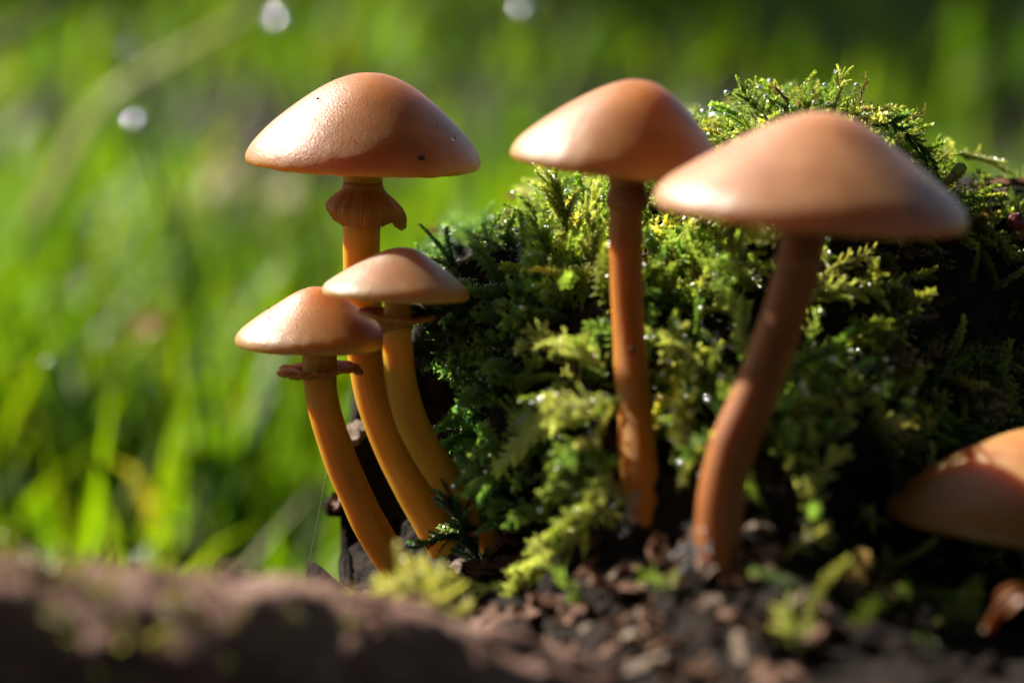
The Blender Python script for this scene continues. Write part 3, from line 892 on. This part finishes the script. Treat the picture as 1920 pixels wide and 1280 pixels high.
BR = (.48, .57, .20); MD = (.27, .40, .09); DK = (.08, .20, .06); YL = (.50, .54, .20)
def dp(u, v, off=0.0): return (u, v, float(depth_at(u, v)) - off)
FR = [
 ('long bright moss frond reaching towards the upright reddish stem', [dp(1165, 745, .004), dp(1080, 765, .006), dp(1000, 785, .006), dp(932, 806, .005)], 42, BR, 'feather'),
 ('upper of two pale moss fronds jutting out beside the leaning reddish stem', [dp(1520, 530, .003), dp(1560, 505, .006), dp(1600, 487, .008), dp(1632, 470, .008)], 34, YL, 'rope'),
 ('lower, longer of two pale moss fronds jutting out beside the leaning reddish stem', [dp(1500, 565, .003), dp(1560, 550, .006), dp(1620, 540, .008), dp(1680, 535, .008)], 42, BR, 'feather'),
 ('bright moss frond curving down from the upright stem foot to the soil', [dp(1148, 880, .004), dp(1120, 950, .005), dp(1090, 1000, .006), dp(1040, 1050, .006), dp(980, 1090, .006), dp(885, 1108, .006)], 44, BR, 'feather'),
 ('short moss frond branching above bits of red-brown bark', [dp(1030, 1055, .006), dp(1010, 1030, .008), dp(1000, 1020, .008)], 34, BR, 'feather'),
 ('pale blurred moss sprig hanging over the fallen branch', [(800, 1085, .312), (770, 1105, .307), (800, 1130, .305), (845, 1160, .303), (852, 1195, .303)], 70, YL, 'feather'),
 ('pale blurred moss sprig lying in a tuft at the amber stem foot', [(860, 1082, .318), (810, 1095, .312), (760, 1110, .307), (725, 1125, .306)], 74, YL, 'feather'),
 ('dark green moss sprig at the foot of the two curved stems', [(905, 1060, .352), (880, 1010, .351), (855, 960, .350), (845, 925, .350)], 60, DK, 'curl'),
 ('dark green moss sprig drooping towards the amber stem', [(900, 990, .351), (865, 1000, .350), (825, 1010, .350), (795, 1022, .350)], 46, DK, 'curl'),
 ('lit moss sprig climbing next to the yellowish stem base', [(905, 985, .350), (912, 930, .348), (900, 890, .347), (893, 860, .347)], 46, MD, 'feather'),
 ('drooping moss sprig with curled leaves under the small pale cap', [(900, 580, .357), (860, 610, .353), (825, 635, .351), (790, 660, .351)], 52, (.07, .13, .025), 'curl'),
 ('moss sprig with hooked leaves beside the ring of the small pale mushroom', [(900, 560, .356), (860, 575, .353), (820, 590, .352), (785, 585, .352)], 44, (.05, .115, .03), 'curl'),
 ('yellow-green pointed moss sprig hanging into the dark hollow', [(880, 620, .355), (862, 645, .352), (855, 675, .351), (853, 705, .351)], 30, (.16, .24, .03), 'curl'),
 ('thin moss sprig hanging beside the dark hollow', [(885, 625, .355), (900, 640, .352), (912, 660, .351), (915, 690, .351)], 26, MD, 'curl'),
 ('upright club-shaped moss shoot on the stump crest', [dp(1562, 215, .001), (1568, 190, .364), (1576, 165, .363), (1580, 150, .363)], 34, BR, 'rope'),
 ('pale pointed moss shoot with a brownish tip on the crest', [dp(1605, 215, .001), (1610, 195, .364), (1617, 172, .363), (1622, 152, .363)], 20, (.30, .27, .12), 'rope'),
 ('pale pointed moss shoot leaning out over the shaded slope', [dp(1660, 240, .001), (1690, 232, .364), (1712, 222, .364), (1728, 212, .364)], 22, (.28, .26, .10), 'rope'),
 ('dark moss frond arching over the shaded slope of the crest', [dp(1600, 225, .002), (1660, 225, .362), (1705, 255, .361), (1735, 285, .361), (1752, 312, .361)], 32, DK, 'curl'),
 ('curly moss frond on the crest, leaning towards the tall mushrooms', [dp(1440, 225, .001), (1420, 205, .364), (1408, 190, .363), (1400, 178, .363)], 40, MD, 'curl'),
 ('light moss frond creeping down behind the broad cap', [dp(1450, 230, .002), (1410, 245, .363), (1375, 255, .362), (1340, 266, .362)], 36, BR, 'feather'),
 ('bushy bright moss plume rising above the upright stem', [dp(1075, 480, .002), (1065, 430, .358), (1055, 385, .357), (1045, 350, .357)], 74, BR, 'curl'),
 ('second bright moss plume, leaning away from the upright stem', [dp(1050, 560, .003), (1045, 500, .353), (1020, 450, .352), (1005, 405, .352)], 70, MD, 'feather'),
 ('bright moss plume pressed against the upright stem', [dp(1110, 520, .003), (1112, 470, .352), (1105, 425, .352), (1110, 385, .352)], 60, BR, 'feather'),
 ('moss frond on the distant part of the stump, creeping past a twig', [dp(1755, 300, .002), (1800, 288, .38), (1850, 300, .383), (1895, 325, .384)], 30, BR, 'rope'),
 ('ring-shaped tuft of moss right under the broad cap', [dp(1460, 440, .004), (1425, 415, .338), (1385, 420, .337), (1370, 455, .337), (1385, 495, .337), (1420, 500, .337)], 36, YL, 'rope'),
 ('moss frond low between the two reddish stems', [dp(1320, 700, .004), dp(1290, 660, .006), dp(1260, 640, .006), dp(1215, 640, .006)], 46, BR, 'feather'),
 ('bright moss tuft leaning on the leaning reddish stem', [dp(1430, 700, .004), dp(1400, 640, .007), dp(1390, 600, .008), dp(1370, 570, .008)], 46, BR, 'feather'),
 ('moss frond arching between the reddish stems near their caps', [dp(1330, 560, .004), dp(1350, 520, .007), dp(1320, 480, .008), dp(1240, 450, .008)], 44, MD, 'feather'),
 ('moss tuft low in front of the shaded slope', [dp(1480, 700, .004), dp(1500, 680, .008), dp(1540, 660, .010), dp(1570, 655, .010)], 48, MD, 'feather'),
 ('dim moss frond stretching over the shaded slope', [dp(1560, 760, .004), dp(1620, 745, .008), dp(1660, 730, .010), dp(1690, 718, .010)], 40, MD, 'feather'),
 ('lower dim moss frond stretching over the shaded slope', [dp(1600, 830, .004), dp(1680, 800, .008), dp(1740, 785, .010), dp(1790, 790, .010)], 44, MD, 'feather'),
 ('bright moss frond rising at the edge of the dark hollow', [dp(990, 860, .003), dp(965, 790, .005), dp(975, 720, .006), dp(1010, 680, .006)], 44, MD, 'feather'),
 ('bright moss frond in the middle of the lit slope', [dp(1130, 690, .003), dp(1080, 660, .006), dp(1030, 640, .006), dp(1000, 625, .006)], 44, BR, 'feather'),
 ('moss frond pointing down from the lit slope', [dp(1090, 830, .003), dp(1060, 860, .006), dp(1040, 880, .007), dp(1020, 890, .007)], 40, MD, 'feather'),
 ('small moss tuft at the foot of the upright reddish stem', [dp(1290, 850, .004), dp(1290, 810, .008), dp(1285, 780, .009)], 50, (.15, .17, .03), 'feather'),
 ('small dim moss tuft on the soil between the stem feet', [dp(1275, 1110, .002), dp(1250, 1095, .004), dp(1225, 1085, .005)], 36, MD, 'feather'),
 ('small lit moss tip on the dark ground', [dp(1480, 1030, .002), dp(1515, 1010, .008), dp(1540, 1000, .010)], 34, YL, 'rope'),
 ('small moss tuft next to pale wood crumbs', [dp(1500, 1220, .002), dp(1490, 1195, .006), dp(1480, 1170, .008)], 40, BR, 'feather'),
]
for i, (lab, pts, wd, col, kd) in enumerate(FR):
    frond(lab, pts, wd, col, kd, seed=i, clear=not 5 <= i <= 13)

# ------------------------------------------------------------------ fallen branch in front
def build_branch():
    pts = P(np.array([-520, -250, 0, 300, 600, 860, 1060, 1190.]), np.array([1350, 1340, 1335, 1338, 1340, 1338, 1345, 1365.]),
            np.array([.262, .268, .273, .276, .280, .284, .287, .289]))
    path = catmull(pts, 150)
    rad = np.interp(np.linspace(0, 1, 150), [0, .3, .55, .75, .92, 1], [.0150, .0146, .0132, .0085, .0055, .0022])
    dsp = lambda p, a, t: .15 * fbm(p * np.array([60, 190, 190]), 4, 61) + .17 * fbm(p * np.array([130, 420, 420]), 3, 62)
    root = thing('fallen_branch', 'thick brown fallen branch with weathered bark lying before the stump', 'branch', pts[0] - np.array([0, 0, .006]))
    v, f, uv = tube(path, rad, 56, True, dsp)
    mesh_from('bark', v, f, M['branch'], root, uv=uv)
    # flakes of bark lifting off
    r = np.random.default_rng(9)
    t, Nn, B = frames(path)
    for k in range(26):
        i = int(r.integers(20, 140)); a = r.uniform(0, 6.28)
        dr = math.cos(a) * Nn[i] + math.sin(a) * B[i]
        if dr[2] < -.2: dr = -dr
        slab('bark_flake', path[i] + dr * rad[i] * 1.05, dr, t[i], r.uniform(.0025, .006), r.uniform(.0012, .0028), .0006, M['branch'], root, int(r.integers(999)))
    ms = Moss()
    for k in range(280):
        i = int(np.clip(r.normal(52, 16), 22, 100)); a = r.normal(0, .8)
        zz = np.array([0, 0, 1.0]); dr = nrm(zz * math.cos(a) + np.array([0, 1, 0]) * math.sin(a))
        ms.add(['rope', 'curl'][k % 2], path[i] + dr * rad[i] * .93, dr + r.normal(0, .5, 3), r.normal(0, 1, 3), r.uniform(.0018, .0038), np.array([.28, .30, .07]) * r.uniform(.7, 1.2), r=r)
    o = ms.build('moss_fringe', root); o['kind'] = 'stuff'

def slab(name, c, n, t, ln, wd, th, mat, parent=None, seed=0, nu=9, nv=6):
    """irregular curved flake: a closed, ragged, bent plate"""
    r = np.random.default_rng(seed)
    n = nrm(np.asarray(n, float)); t = np.asarray(t, float); t = nrm(t - n * (t @ n)); b = np.cross(n, t)
    s = np.linspace(-1, 1, nu)[:, None]; q = np.linspace(-1, 1, nv)[None]
    wv = 1 - .35 * s ** 2 + .25 * r.normal(0, 1, nu)[:, None] * .6
    x = s * ln / 2 * (1 + .15 * r.normal(0, 1, nv)[None] * np.abs(s)); y = q * wd / 2 * wv
    cur = r.uniform(-.5, .5) * ln; cw = r.uniform(-.8, .8) * wd
    z = cur * s ** 2 * .5 + cw * q ** 2 * .35 + r.normal(0, th * .25, (nu, nv))
    top = c + x[..., None] * t + y[..., None] * b + (z + th / 2)[..., None] * n
    bot = c + x[..., None] * t * .96 + y[..., None] * b * .94 + (z - th / 2)[..., None] * n
    v = np.concatenate([top.reshape(-1, 3), bot.reshape(-1, 3)])
    f = grid_faces(nu, nv); K = nu * nv
    fl = [f[:, ::-1], f + K]
    edge = [i * nv for i in range(nu)] + [(nu - 1) * nv + j for j in range(1, nv)] + [i * nv + nv - 1 for i in range(nu - 2, -1, -1)] + [j for j in range(nv - 2, 0, -1)]
    e = np.array(edge); e2 = np.roll(e, -1)
    fl.append(np.stack([e, e2, e2 + K, e + K], -1))
    return mesh_from(name, v, fl, mat, parent)
build_branch()

# ------------------------------------------------------------------ bark chips, wood bits and twigs on the soil
r2 = np.random.default_rng(21)
CHIPS = [  # u, v, len px, wid px, angle deg (image), mat, label, lift
 (690, 1115, 95, 26, -12, 'chip_grey', 'crumpled grey-brown bark chip at the amber stem foot', .0012),
 (668, 1112, 34, 16, 15, 'chip_grey', 'small curled bark chip perched behind the fallen branch', .0022),
 (975, 985, 110, 26, 70, 'chip', 'upright reddish-brown bark splinter under the moss', .003),
 (940, 1015, 60, 22, 20, 'chip', 'short red-brown bark bit wedged below the moss', .002),
 (930, 1055, 110, 34, 25, 'chip', 'reddish bark piece half under the bright curving frond', .002),
 (1035, 1130, 90, 40, 10, 'chip', 'brown bark lump beside the fallen branch tip', .003),
 (960, 1160, 150, 40, -8, 'chip', 'long flat bark piece on the soil by the branch', .002),
 (1080, 1150, 60, 44, 60, 'chip', 'rounded bark lump on the dark soil', .003),
 (1100, 1060, 110, 16, 68, 'chip', 'thin bark splinter standing in the dark gap', .004),
 (1130, 1090, 120, 15, 62, 'chip_grey', 'second thin splinter standing in the dark gap', .004),
 (1180, 1190, 46, 26, 30, 'chip_grey', 'small pale wood crumb on the dark soil', .002),
 (1245, 1205, 90, 24, 38, 'chip', 'tilted brown bark strip between soil crumbs', .003),
 (1320, 1130, 80, 36, 55, 'chip_grey', 'pale wood fragment at the foot of the leaning stem', .004),
 (1330, 1075, 40, 22, 80, 'chip_grey', 'whitish wood crumb touching the leaning stem', .004),
 (1390, 1210, 110, 34, 85, 'chip_grey', 'light brown wood stick end pointing up', .004),
 (1430, 1180, 120, 26, 30, 'chip', 'brown wood strip leaning across the pale crumbs', .005),
 (1480, 1140, 80, 26, 35, 'chip_grey', 'weathered wood strip in the half shade', .004),
 (1200, 1250, 90, 34, 10, 'chip_grey', 'pale wood piece lying past the branch tip', .003),
 (1300, 1255, 80, 30, -10, 'chip', 'brown crumb lying past the branch tip', .003),
 (670, 800, 70, 40, 75, 'chip_grey', 'ragged bark flake on the back edge of the stump', .001),
 (645, 930, 80, 26, 80, 'chip', 'narrow bark flake hanging on the back edge of the stump', .001),
 (1880, 340, 120, 24, -15, 'chip', 'brown twig bit on the distant part of the stump', .002),
 (1830, 360, 100, 20, -20, 'chip_grey', 'thin pale twig bit on the distant part of the stump', .002),
 (900, 300, 1, 1, 0, None, '', 0),
]
for k, (u, v, ln, wd, an, mt, lab, lift) in enumerate(CHIPS):
    if mt is None: continue
    d = float(depth_at(u, v)) - lift
    px = d / FPX
    c = P(u, v, d)
    tdir = math.cos(R(an)) * RT + math.sin(R(an)) * UP + .15 * FWD
    nn = -FWD * .4 + UP * .9 + RT * r2.uniform(-.4, .2)
    root = slab('bark_chip', c, nn, tdir, ln * px, wd * px, wd * px * .35, M[mt], None, 300 + k, 12, 7)
    tag(root, lab, 'bark chip', 'bark chips on and around the stump')

for k in range(64):
    u = r2.uniform(880, 1580); v = r2.uniform(985, 1290)
    if u > 1450 and v < 1080: continue
    d = float(depth_at(u, v)) - r2.uniform(.0005, .0025); px = d / FPX
    ln = r2.uniform(20, 105); wd = ln * r2.uniform(.25, .7)
    nn = -FWD * .6 + UP * .8 + RT * r2.uniform(-.6, .6)
    o = slab('wood_crumb', P(u, v, d), nn, r2.normal(0, 1, 3), ln * px, wd * px, wd * px * r2.uniform(.3, .7), M['chip' if k % 6 else 'chip_grey'], None, 700 + k, 7, 5)
    tag(o, 'small brown crumb of rotten wood on the soil at the stump foot', 'wood crumb', 'wood crumbs on the soil')

# soil crumbs: nobody could count them
def crumbs():
    V, F, C, n = [], [], [], 0
    th = np.linspace(0, math.pi, 6)[1:-1]; a = np.linspace(0, 2 * math.pi, 7, endpoint=False)
    d = np.stack([np.sin(th)[:, None] * np.cos(a), np.sin(th)[:, None] * np.sin(a), np.cos(th)[:, None] + 0 * a], -1).reshape(-1, 3)
    f0 = grid_faces(4, 7, True)
    r = np.random.default_rng(33)
    for k in range(260):
        i = int(r.integers(NB, S.shape[0] - 4)); j = int(r.integers(8, 300))
        u, v = Ug[i, j], Vg[i, j]
        if v < 930 and not (u < 800): continue
        if u > 1550 and r.random() < .4: continue
        s = abs(r.normal(0, .0007)) + .0004
        sc = r.uniform(.5, 1.5, 3) * s
        if r.random() < .25: sc *= np.array([2.4, .7, .6])
        Q = np.array(Matrix.Rotation(r.uniform(0, 6), 3, r.normal(0, 1, 3).tolist()))
        p = S[i, j] + Sn[i, j] * s * .4
        w_ = 1 + .3 * r.normal(0, 1, len(d))[:, None] * .6
        V.append(p + (d * w_ * sc) @ Q.T); F.append(f0[:, ::-1] + n); n += len(d)
    o = mesh_from('soil_crumbs', np.vstack(V), np.vstack(F), M['soil'], smooth=False)
    tag(o, 'loose crumbs of brown rotten wood on the dark soil', 'soil crumbs', kind='stuff')
crumbs()

# ------------------------------------------------------------------ grass
def blades(base, h, wd, az, lean, curve, seg):
    n = len(base)
    t = np.linspace(0, 1, seg + 1)[None]
    dirx = np.stack([np.cos(az), np.sin(az), 0 * az], -1)
    side = np.stack([-np.sin(az), np.cos(az), 0 * az], -1)
    ang = lean[:, None] + curve[:, None] * t
    dz = np.cos(ang); dx = np.sin(ang)
    z = np.concatenate([np.zeros((n, 1)), np.cumsum((dz[:, 1:] + dz[:, :-1]) / 2, 1)], 1) / seg * h[:, None]
    x = np.concatenate([np.zeros((n, 1)), np.cumsum((dx[:, 1:] + dx[:, :-1]) / 2, 1)], 1) / seg * h[:, None]
    c = base[:, None] + x[..., None] * dirx[:, None] + z[..., None] * np.array([0, 0, 1.0])
    wl = wd[:, None] * np.clip(1.0 - t ** 2.2, .04, 1) * (.65 + .35 * np.minimum(1, t * 4)) / 2
    l = c - side[:, None] * wl[..., None]; r_ = c + side[:, None] * wl[..., None]
    v = np.stack([l, r_], 2).reshape(-1, 3)
    k = (np.arange(n) * (seg + 1) * 2)[:, None]; s = np.arange(seg)[None] * 2
    a = k + s
    f = np.stack([a, a + 1, a + 3, a + 2], -1).reshape(-1, 4)
    return v, f

def build_grass():
    r = np.random.default_rng(5)
    V, F, C, n0 = [], [], [], 0
    zones = [(-.34, .50, .47, 1.05, 15000, 4, 1.0), (-.75, .95, 1.05, 2.3, 18000, 3, 1.25), (-1.9, 2.2, 2.3, 4.6, 16000, 3, 1.8), (-4, 4.5, 4.6, 10, 13000, 2, 3.0), (-.9, -.34, .1, 1.05, 5000, 3, 1.0), (.5, 1.1, .2, 1.05, 4000, 3, 1.0)]
    for (x0, x1, y0, y1, num, seg, sc) in zones:
        x = r.uniform(x0, x1, num); y = r.uniform(y0, y1, num)
        tus = fbm(np.stack([x * 13 / sc ** .5, y * 9 / sc ** .5, 0 * x], -1), 3, 71)
        keep = r.random(num) < np.clip(.5 + 2.0 * tus, .13 if y0 < .8 else .33, 1)
        gz = ground_z(x, y)
        keep &= (gz < .05) | (y > .8)
        keep &= ~((x > -.035) & (y < .50) & (x < .35))
        x, y, tus, gz = x[keep], y[keep], tus[keep], gz[keep]
        m = len(x)
        h = (r.uniform(.035, .085, m)) * (1 + 1.1 * np.clip(tus, -.6, .7)) * (1 + .25 * (sc - 1))
        h *= .72 - .2 * sstep(.8, 1.2, y)
        wd = r.uniform(.0026, .0060, m) * sc
        az = r.uniform(0, 2 * math.pi, m)
        v, f = blades(np.stack([x, y, gz - .002], -1), h, wd, az, np.abs(r.normal(0, .42, m)), np.abs(r.normal(.7, .55, m)), seg)
        V.append(v); F.append(f + n0); n0 += len(v)
        pal = np.array([(.100, .190, .010), (.135, .230, .012), (.065, .135, .014), (.165, .240, .014), (.085, .150, .040)])
        c = pal[r.integers(0, 5, m)] * r.uniform(.75, 1.25, (m, 1))
        dry = r.random(m) < .035
        c[dry] = np.array([.30, .25, .12]) * r.uniform(.6, 1.1, (dry.sum(), 1))
        C.append(np.repeat(c, (seg + 1) * 2, 0))
    o = mesh_from('grass', np.vstack(V), np.vstack(F), M['grass'], tint=np.vstack(C))
    tag(o, 'sunlit green lawn of grass blades behind the stump', 'grass', kind='stuff')
build_grass()

# ------------------------------------------------------------------ single leaves, stalks and drops in the lawn
def leaf_blade(name, label, cat, c, ln, wd, n, t, col, mat, seed=0, group=None):
    r = np.random.default_rng(seed)
    n = nrm(np.asarray(n, float)); t = np.asarray(t, float); t = nrm(t - n * (t @ n)); b = np.cross(n, t)
    nu, nv = 15, 7
    s = np.linspace(0, 1, nu)[:, None]; q = np.linspace(-1, 1, nv)[None]
    wv = np.sin(np.pi * np.clip(s, .02, .98) ** .8) ** .8 * wd / 2
    x = (s - .5) * ln + 0 * q; y = q * wv
    z = -.9 * (s - .5) ** 2 * ln + .35 * np.abs(q) * wv + .06 * wd * np.sin(s * 9 + q * 2 + seed)
    def sheet(o): return c + x[..., None] * t + y[..., None] * b + (z + o)[..., None] * n
    v = np.concatenate([sheet(.0001).reshape(-1, 3), sheet(-.0001).reshape(-1, 3)])
    f = grid_faces(nu, nv); K = nu * nv
    root = thing(name, label, cat, c, group)
    mesh_from('blade', v, [f[:, ::-1], f + K], mat, root, tint=np.tile(np.array(col), (len(v), 1)))
    path = np.array([c + t * ln * k * .5 + n * (-.9 * (k * .5) ** 2 * ln + .0004) for k in np.linspace(-1.45, 1, 12)])
    tv, tf, tuv = tube(path, np.linspace(.0006, .0002, 12) * max(1, wd / .015), 6)
    mesh_from('midrib', tv, tf, mat, root, tint=np.tile(np.array(col) * .7, (len(tv), 1)))
    return root

leaf_blade('fallen_leaf', 'pale yellow fallen leaf caught in the lawn, larger one of a pair', 'leaf', P(425, 345, .95), .026, .017, (-.3, -.35, .9), (1, .2, -.5), (.55, .50, .20), M['dryleaf'], 1)
leaf_blade('fallen_leaf', 'pale yellow fallen leaf caught in the lawn, smaller one of a pair', 'leaf', P(545, 362, .95), .020, .015, (-.2, -.4, .9), (1, -.3, .1), (.58, .52, .25), M['dryleaf'], 2)
leaf_blade('fallen_leaf', 'small orange-brown fallen leaf deep in the lawn', 'leaf', P(282, 612, .62), .011, .007, (-.3, -.5, .8), (1, 0, .1), (.45, .22, .04), M['dryleaf'], 3)
leaf_blade('fallen_leaf', 'orange-brown curled dry leaf on the dark ground beside the tilted cap', 'leaf', P(1905, 1118, .298), .0062, .0030, (-.5, -.6, .7), (1, .1, .35), (.38, .13, .02), M['dryleaf'], 4)

def stalk(name, label, pts, rad, col, cat='grass blade', flat=False, group=None, mat='grass'):
    q = P(*[np.array([p[i] for p in pts], float) for i in range(3)])
    path = catmull(q, 30)
    if not flat:
        v, f, uv = tube(path, np.linspace(rad, rad * .5, 30), 8)
    else:
        t, Nn, B = frames(path)
        sd = nrm(np.cross(t, -FWD + .3 * UP)); up = np.cross(sd, t)
        w_ = rad * np.clip(1.02 - np.linspace(0, 1, 30) ** 3, .05, 1)[:, None]
        off = [(-1, .0), (-.5, -.16), (0, -.28), (.5, -.16), (1, 0), (.5, -.10), (0, -.22), (-.5, -.10)]
        ring = np.stack([path + sd * w_ * a + up * w_ * b for a, b in off], 1)
        v = ring.reshape(-1, 3); f = [grid_faces(30, 8, True)]
    o = mesh_from(name, v, f, M[mat], tint=np.tile(np.array(col), (len(v), 1)))
    tag(o, label, cat, group)
    return o
stalk('grass_blade', 'bluish grey-green grass blade standing on the shaded side of the stump', [(1808, 870, .345), (1822, 790, .351), (1840, 700, .356), (1862, 620, .360)], .0011, (.055, .095, .055), flat=True)
stalk('grass_blade', 'bent pale dry stalk arching over the lawn', [(60, 420, .80), (170, 230, .78), (270, 145, .77), (430, 50, .78), (560, -30, .80)], .0028, (.68, .70, .52), flat=True, mat='dryleaf')
stalk('grass_blade', 'second pale dry stalk crossing high over the lawn', [(-160, 170, .74), (-20, 85, .74), (60, 40, .74), (150, -25, .74)], .0030, (.42, .45, .34), flat=True, mat='dryleaf')
stalk('spider_silk', 'fine spider thread slanting down from the amber stem', [(614, 872, .3575), (603, 930, .3572), (590, 1000, .3572), (568, 1096, .357)], .00002, (.6, .6, .6), 'spider silk', mat='silk')

for k, (u, v, d, rr, lab) in enumerate([
    (522, 43, .66, .0022, 'glinting dew drop above the tallest mushroom, beside its dome'), (985, 20, .66, .0021, 'glinting dew drop between the two tall mushroom caps'),
    (257, 232, .58, .0017, 'brightest dew drop, under the bent dry stalk'), (243, 95, .66, .0013, 'faint dew drop above the bent dry stalk'), (90, 680, .50, .0007, 'small yellowish dew drop low in the lawn')]):
    o = blob('dew_drop', P(u, v, d), rr, M['dew'], None, (1, 1, 1), 0, 0, 15, 24)
    tag(o, lab, 'dew drop', 'dew drops in the lawn')
    # the grass tip that carries it
    c = P(u, v, d)
    g = float(ground_z(c[0], c[1]))
    pth = catmull(np.array([[c[0] + .02, c[1] + .005, g - .001], [c[0] + .012, c[1] + .003, g + (c[2] - g) * .6], [c[0] + .001, c[1], c[2] - rr * .6]]), 14)
    tv, tf, tuv = tube(pth, np.linspace(.0009, .0004, 14), 6)
    gb = mesh_from('grass_blade', tv, tf, M['grass'], tint=np.tile(np.array((.08, .15, .02)), (len(tv), 1)))
    tag(gb, 'thin grass blade carrying the ' + lab.split(',')[0].replace('glinting ', ''), 'grass blade', 'grass blades carrying dew')

# water drops on the tallest cap
capv = None
for o in bpy.data.objects:
    if o.name == 'cap':
        me = o.data; capv = np.empty(len(me.vertices) * 3, np.float32); me.vertices.foreach_get('co', capv); capv = capv.reshape(-1, 3).astype(float)
for (u, v, rr, lab) in [(818, 237, 3.6, 'tiny clear water drop on the shaded side of the tallest cap, upper one'), (851, 259, 4.6, 'tiny clear water drop on the shaded side of the tallest cap, lower one')]:
    o = blob('water_drop', nearest_on(capv, u, v), rr * .366 / FPX, M['water'], None, (1, .7, 1.2), 0, 0, 13, 20)
    tag(o, lab, 'water drop', 'water drops on the tallest cap')

# sprout with a pale bulb tip and a dark red berry on the far part of the stump
def sprout():
    pts = P(np.array([1766, 1778, 1790, 1800, 1806]), np.array([352, 340, 328, 316, 306]), np.array([.368, .366, .365, .365, .365]))
    path = catmull(pts, 24)
    rad = np.interp(np.linspace(0, 1, 24), [0, .4, .7, .9, 1], [.00045, .0006, .0009, .0008, .0003])
    root = thing('sprout', 'tiny pale sprout with a green bulb tip on the shaded stump edge', 'sprout', pts[0])
    v, f, uv = tube(path[:14], rad[:14], 12); mesh_from('stalk', v, f, M['moss'], root, tint=np.tile((.50, .42, .32), (len(v), 1)))
    v, f, uv = tube(path[12:], rad[12:], 12); mesh_from('bud', v, f, M['moss'], root, tint=np.tile((.22, .27, .06), (len(v), 1)))
sprout()
bc = P(1906, 416, .372)
root = thing('berry', 'small dark red round berry lying in the moss', 'berry', bc - np.array([0, 0, .0012]))
blob('flesh', bc, .0013, M['berry'], root, (1, 1, .95), 3, .04, 13, 20)
blob('calyx', bc + np.array([.0003, -.0005, .0011]), .0004, M['speck'], root, (1, 1, .5), 4, .3)
